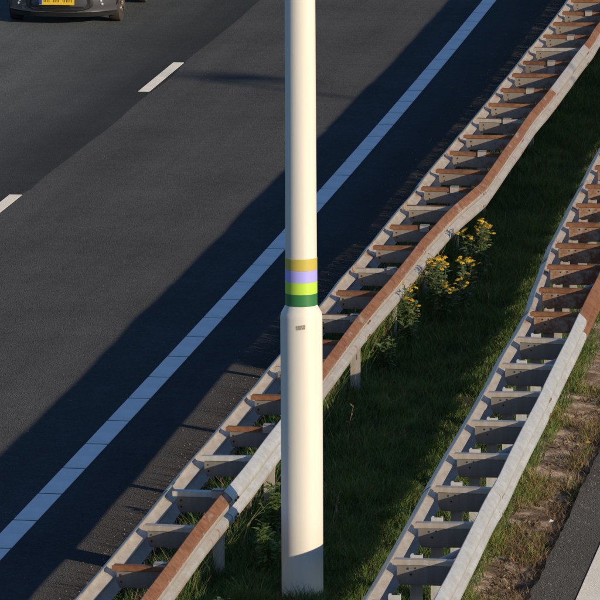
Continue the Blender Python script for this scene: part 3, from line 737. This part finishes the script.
ragwort(-5.87, 55.05, 0.72, 8, 0.15, 'tall yellow flowering weed standing apart, nearest the bent rail joint', 8)
ragwort(-5.86, 53.5, 0.62, 4, 0.12, 'small yellow flowering weed at the outer side of the clump', 7)
ragwort(-5.99, 52.8, 0.64, 8, 0.17, 'bushiest yellow flowering weed in the middle of the clump', 6)
ragwort(-6.14, 53.4, 0.68, 5, 0.12, 'yellow flowering weed leaning against the rusty rail', 5)
ragwort(-6.12, 51.4, 0.62, 7, 0.17, 'leafy yellow flowering weed at the lower end of the clump', 5)
def leafy_weed(x, t, hgt, nst, spread, name, label, mat='leaf_light', nl=30, ll=(0.04, 0.10)):
    z = float(ground_z(np.array([x]), np.array([t]))[0]); p = empty(name, W(x, t, z)); tag(p, label, 'plant')
    sb, lb = MB(), MB()
    for s in range(nst):
        a = random.uniform(0, 2*math.pi); ln = random.uniform(0.1, 1.0)*spread; top = Vector((math.cos(a)*ln, math.sin(a)*ln, hgt*random.uniform(0.5, 1.05))); base = Vector((0,0,-0.02)); mid = base.lerp(top, .5)+Vector((0,0,.04))
        sb.tube([base, mid, top], [0.005,0.004,0.002], 5)
        for k in range(nl):
            u = random.uniform(0.1, 1.0); q = (base.lerp(mid, u*2) if u < .5 else mid.lerp(top, u*2-1)); an = random.uniform(0, 2*math.pi)
            vs, fs = leaf_verts(q, (math.cos(an), math.sin(an), random.uniform(-.2,.6)), random.uniform(*ll), random.uniform(0.4, 0.6)*ll[1]*0.6); lb.add(vs, fs)
    sb.build('stems', M['stem'], p); lb.build('leaves', M[mat], p); return p
leafy_weed(-6.20, 43.0, 0.42, 9, 0.16, 'leafy_weed', 'light green leafy weed beside the foot of the left guardrail behind the lamp post')
leafy_weed(-6.12, 42.0, 0.30, 7, 0.13, 'leafy_weed', 'low pale leafy weed left of the foot of the lamp post')
leafy_weed(-6.02, 41.6, 0.34, 8, 0.15, 'leafy_weed', 'broad pale weed closest to the left side of the lamp post foot')
leafy_weed(-6.22, 50.3, 0.40, 7, 0.15, 'leafy_weed', 'dark green leafy weed below the flowering weeds beside the rusty rail', 'leaf')
leafy_weed(-6.15, 39.6, 0.24, 7, 0.14, 'leafy_weed', 'low leafy weed under the rust-brown rail at the bottom edge', 'leaf')
def dry_stalk(x, t, hgt, label, lean):
    z = float(ground_z(np.array([x]), np.array([t]))[0]); p = empty('dry_stalk', W(x, t, z)); tag(p, label, 'plant', 'dry stalks in the shaded grass')
    b = MB(); top = Vector((lean, 0.05, hgt)); b.tube([(0,0,-0.02), (lean*0.3, 0.02, hgt*0.55), top], [0.003,0.002,0.001], 5)
    b.build('stem', M['dry'], p); b = MB()
    for k in range(14):
        u = random.uniform(0.55, 1); q = Vector((0,0,0)).lerp(top, u); an = random.uniform(0, 6.28); vs, fs = leaf_verts(q, (math.cos(an), math.sin(an), .6), random.uniform(.02,.06), .012); b.add(vs, fs)
    tag(b.build('seed_head', M['dry'], p), kind='stuff')
dry_stalk(-6.08, 46.5, 0.42, 'thin dry stalk right of the lamp post beside the rusty rail', 0.05)
dry_stalk(-5.70, 42.9, 0.40, 'short dry stalk with pale seed head touching the lamp post', 0.06)
# small finds on the right verge
leafy_weed(-4.00, 47.2, 0.10, 5, 0.06, 'verge_weed', 'tiny green weed with one yellow flower at the right asphalt edge', 'leaf_light', 10, (0.03, 0.06))
z = float(ground_z(np.array([-4.0]), np.array([47.2]))[0]); fl = empty('yellow_flower', W(-4.0, 47.2, z)); tag(fl, 'single round yellow flower at the edge of the right asphalt', 'flower')
b = MB()
for lay, (n, r0, tz) in enumerate(((14, 0.032, 0.0), (12, 0.024, 0.008), (8, 0.015, 0.014))):
    for k in range(n):
        a = 2*math.pi*k/n + lay*0.2; d = Vector((math.cos(a), math.sin(a), 0.15)); s = Vector((-math.sin(a), math.cos(a), 0)); q = Vector((0,-0.02,0.125+tz))
        b.add([q - s*0.003, q + s*0.003, q + d*r0 + s*0.005, q + d*r0 - s*0.005], [(0,1,2,3)])
b.build('petals', M['petal'], fl)
b = MB(); b.tube([(0,0,-0.01),(0,-0.01,0.07),(0,-0.02,0.125)], 0.003, 6); b.build('stem', M['stem'], fl)
for k, (x, t) in enumerate(((-4.03, 44.0),)):
    b = MB(); b.add([(0,0,0.0),(0.05,0.01,0.018),(0.045,0.05,0.005),(0.0,0.045,0.022),(0.022,0.02,0.03)], [(0,1,4),(1,2,4),(2,3,4),(3,0,4),(0,3,2,1)])
    o = b.build('paper_scrap', M['litter']); o.location = W(x, t, float(ground_z(np.array([x]), np.array([t]))[0])+0.05); o.rotation_euler = (0,0,k)
    tag(o, ['crumpled white scrap among the dry weeds of the right verge', 'white scrap nearest the lower end of the right guardrail'][k], 'litter')
# grit on the shoulder beside the left guardrail and on the right asphalt edge
b = MB()
def pebble(x, t, r, z):
    c = Vector(W(x, t, z)); vs = [c + Vector((r*random.uniform(.6,1.2)*a, r*random.uniform(.6,1.2)*d, r*e*random.uniform(.5,.9))) for a, d, e in ((1,0,0.1),(-1,0,0.1),(0,1,0.1),(0,-1,0.1),(0,0,1),(0,0,-0.6))]
    b.add(vs, [(0,2,4),(2,1,4),(1,3,4),(3,0,4),(2,0,5),(1,2,5),(3,1,5),(0,3,5)])
for k in range(2600):
    x = -7.14 - abs(random.gauss(0, 0.22)); pebble(x, 34+50*random.random()**1.5, random.uniform(0.003, 0.009), 0.002)
for k in range(500): pebble(-3.84 + abs(random.gauss(0, .12)), random.uniform(36, 52), random.uniform(0.003, 0.007), 0.002)
for k in range(500):
    pebble(random.uniform(-11.5,-7.2), random.uniform(36,85), random.uniform(0.003,0.006), 0.002)
tag(b.build('grit', M['pebble']), 'small grit scattered along the asphalt edges', kind='stuff')
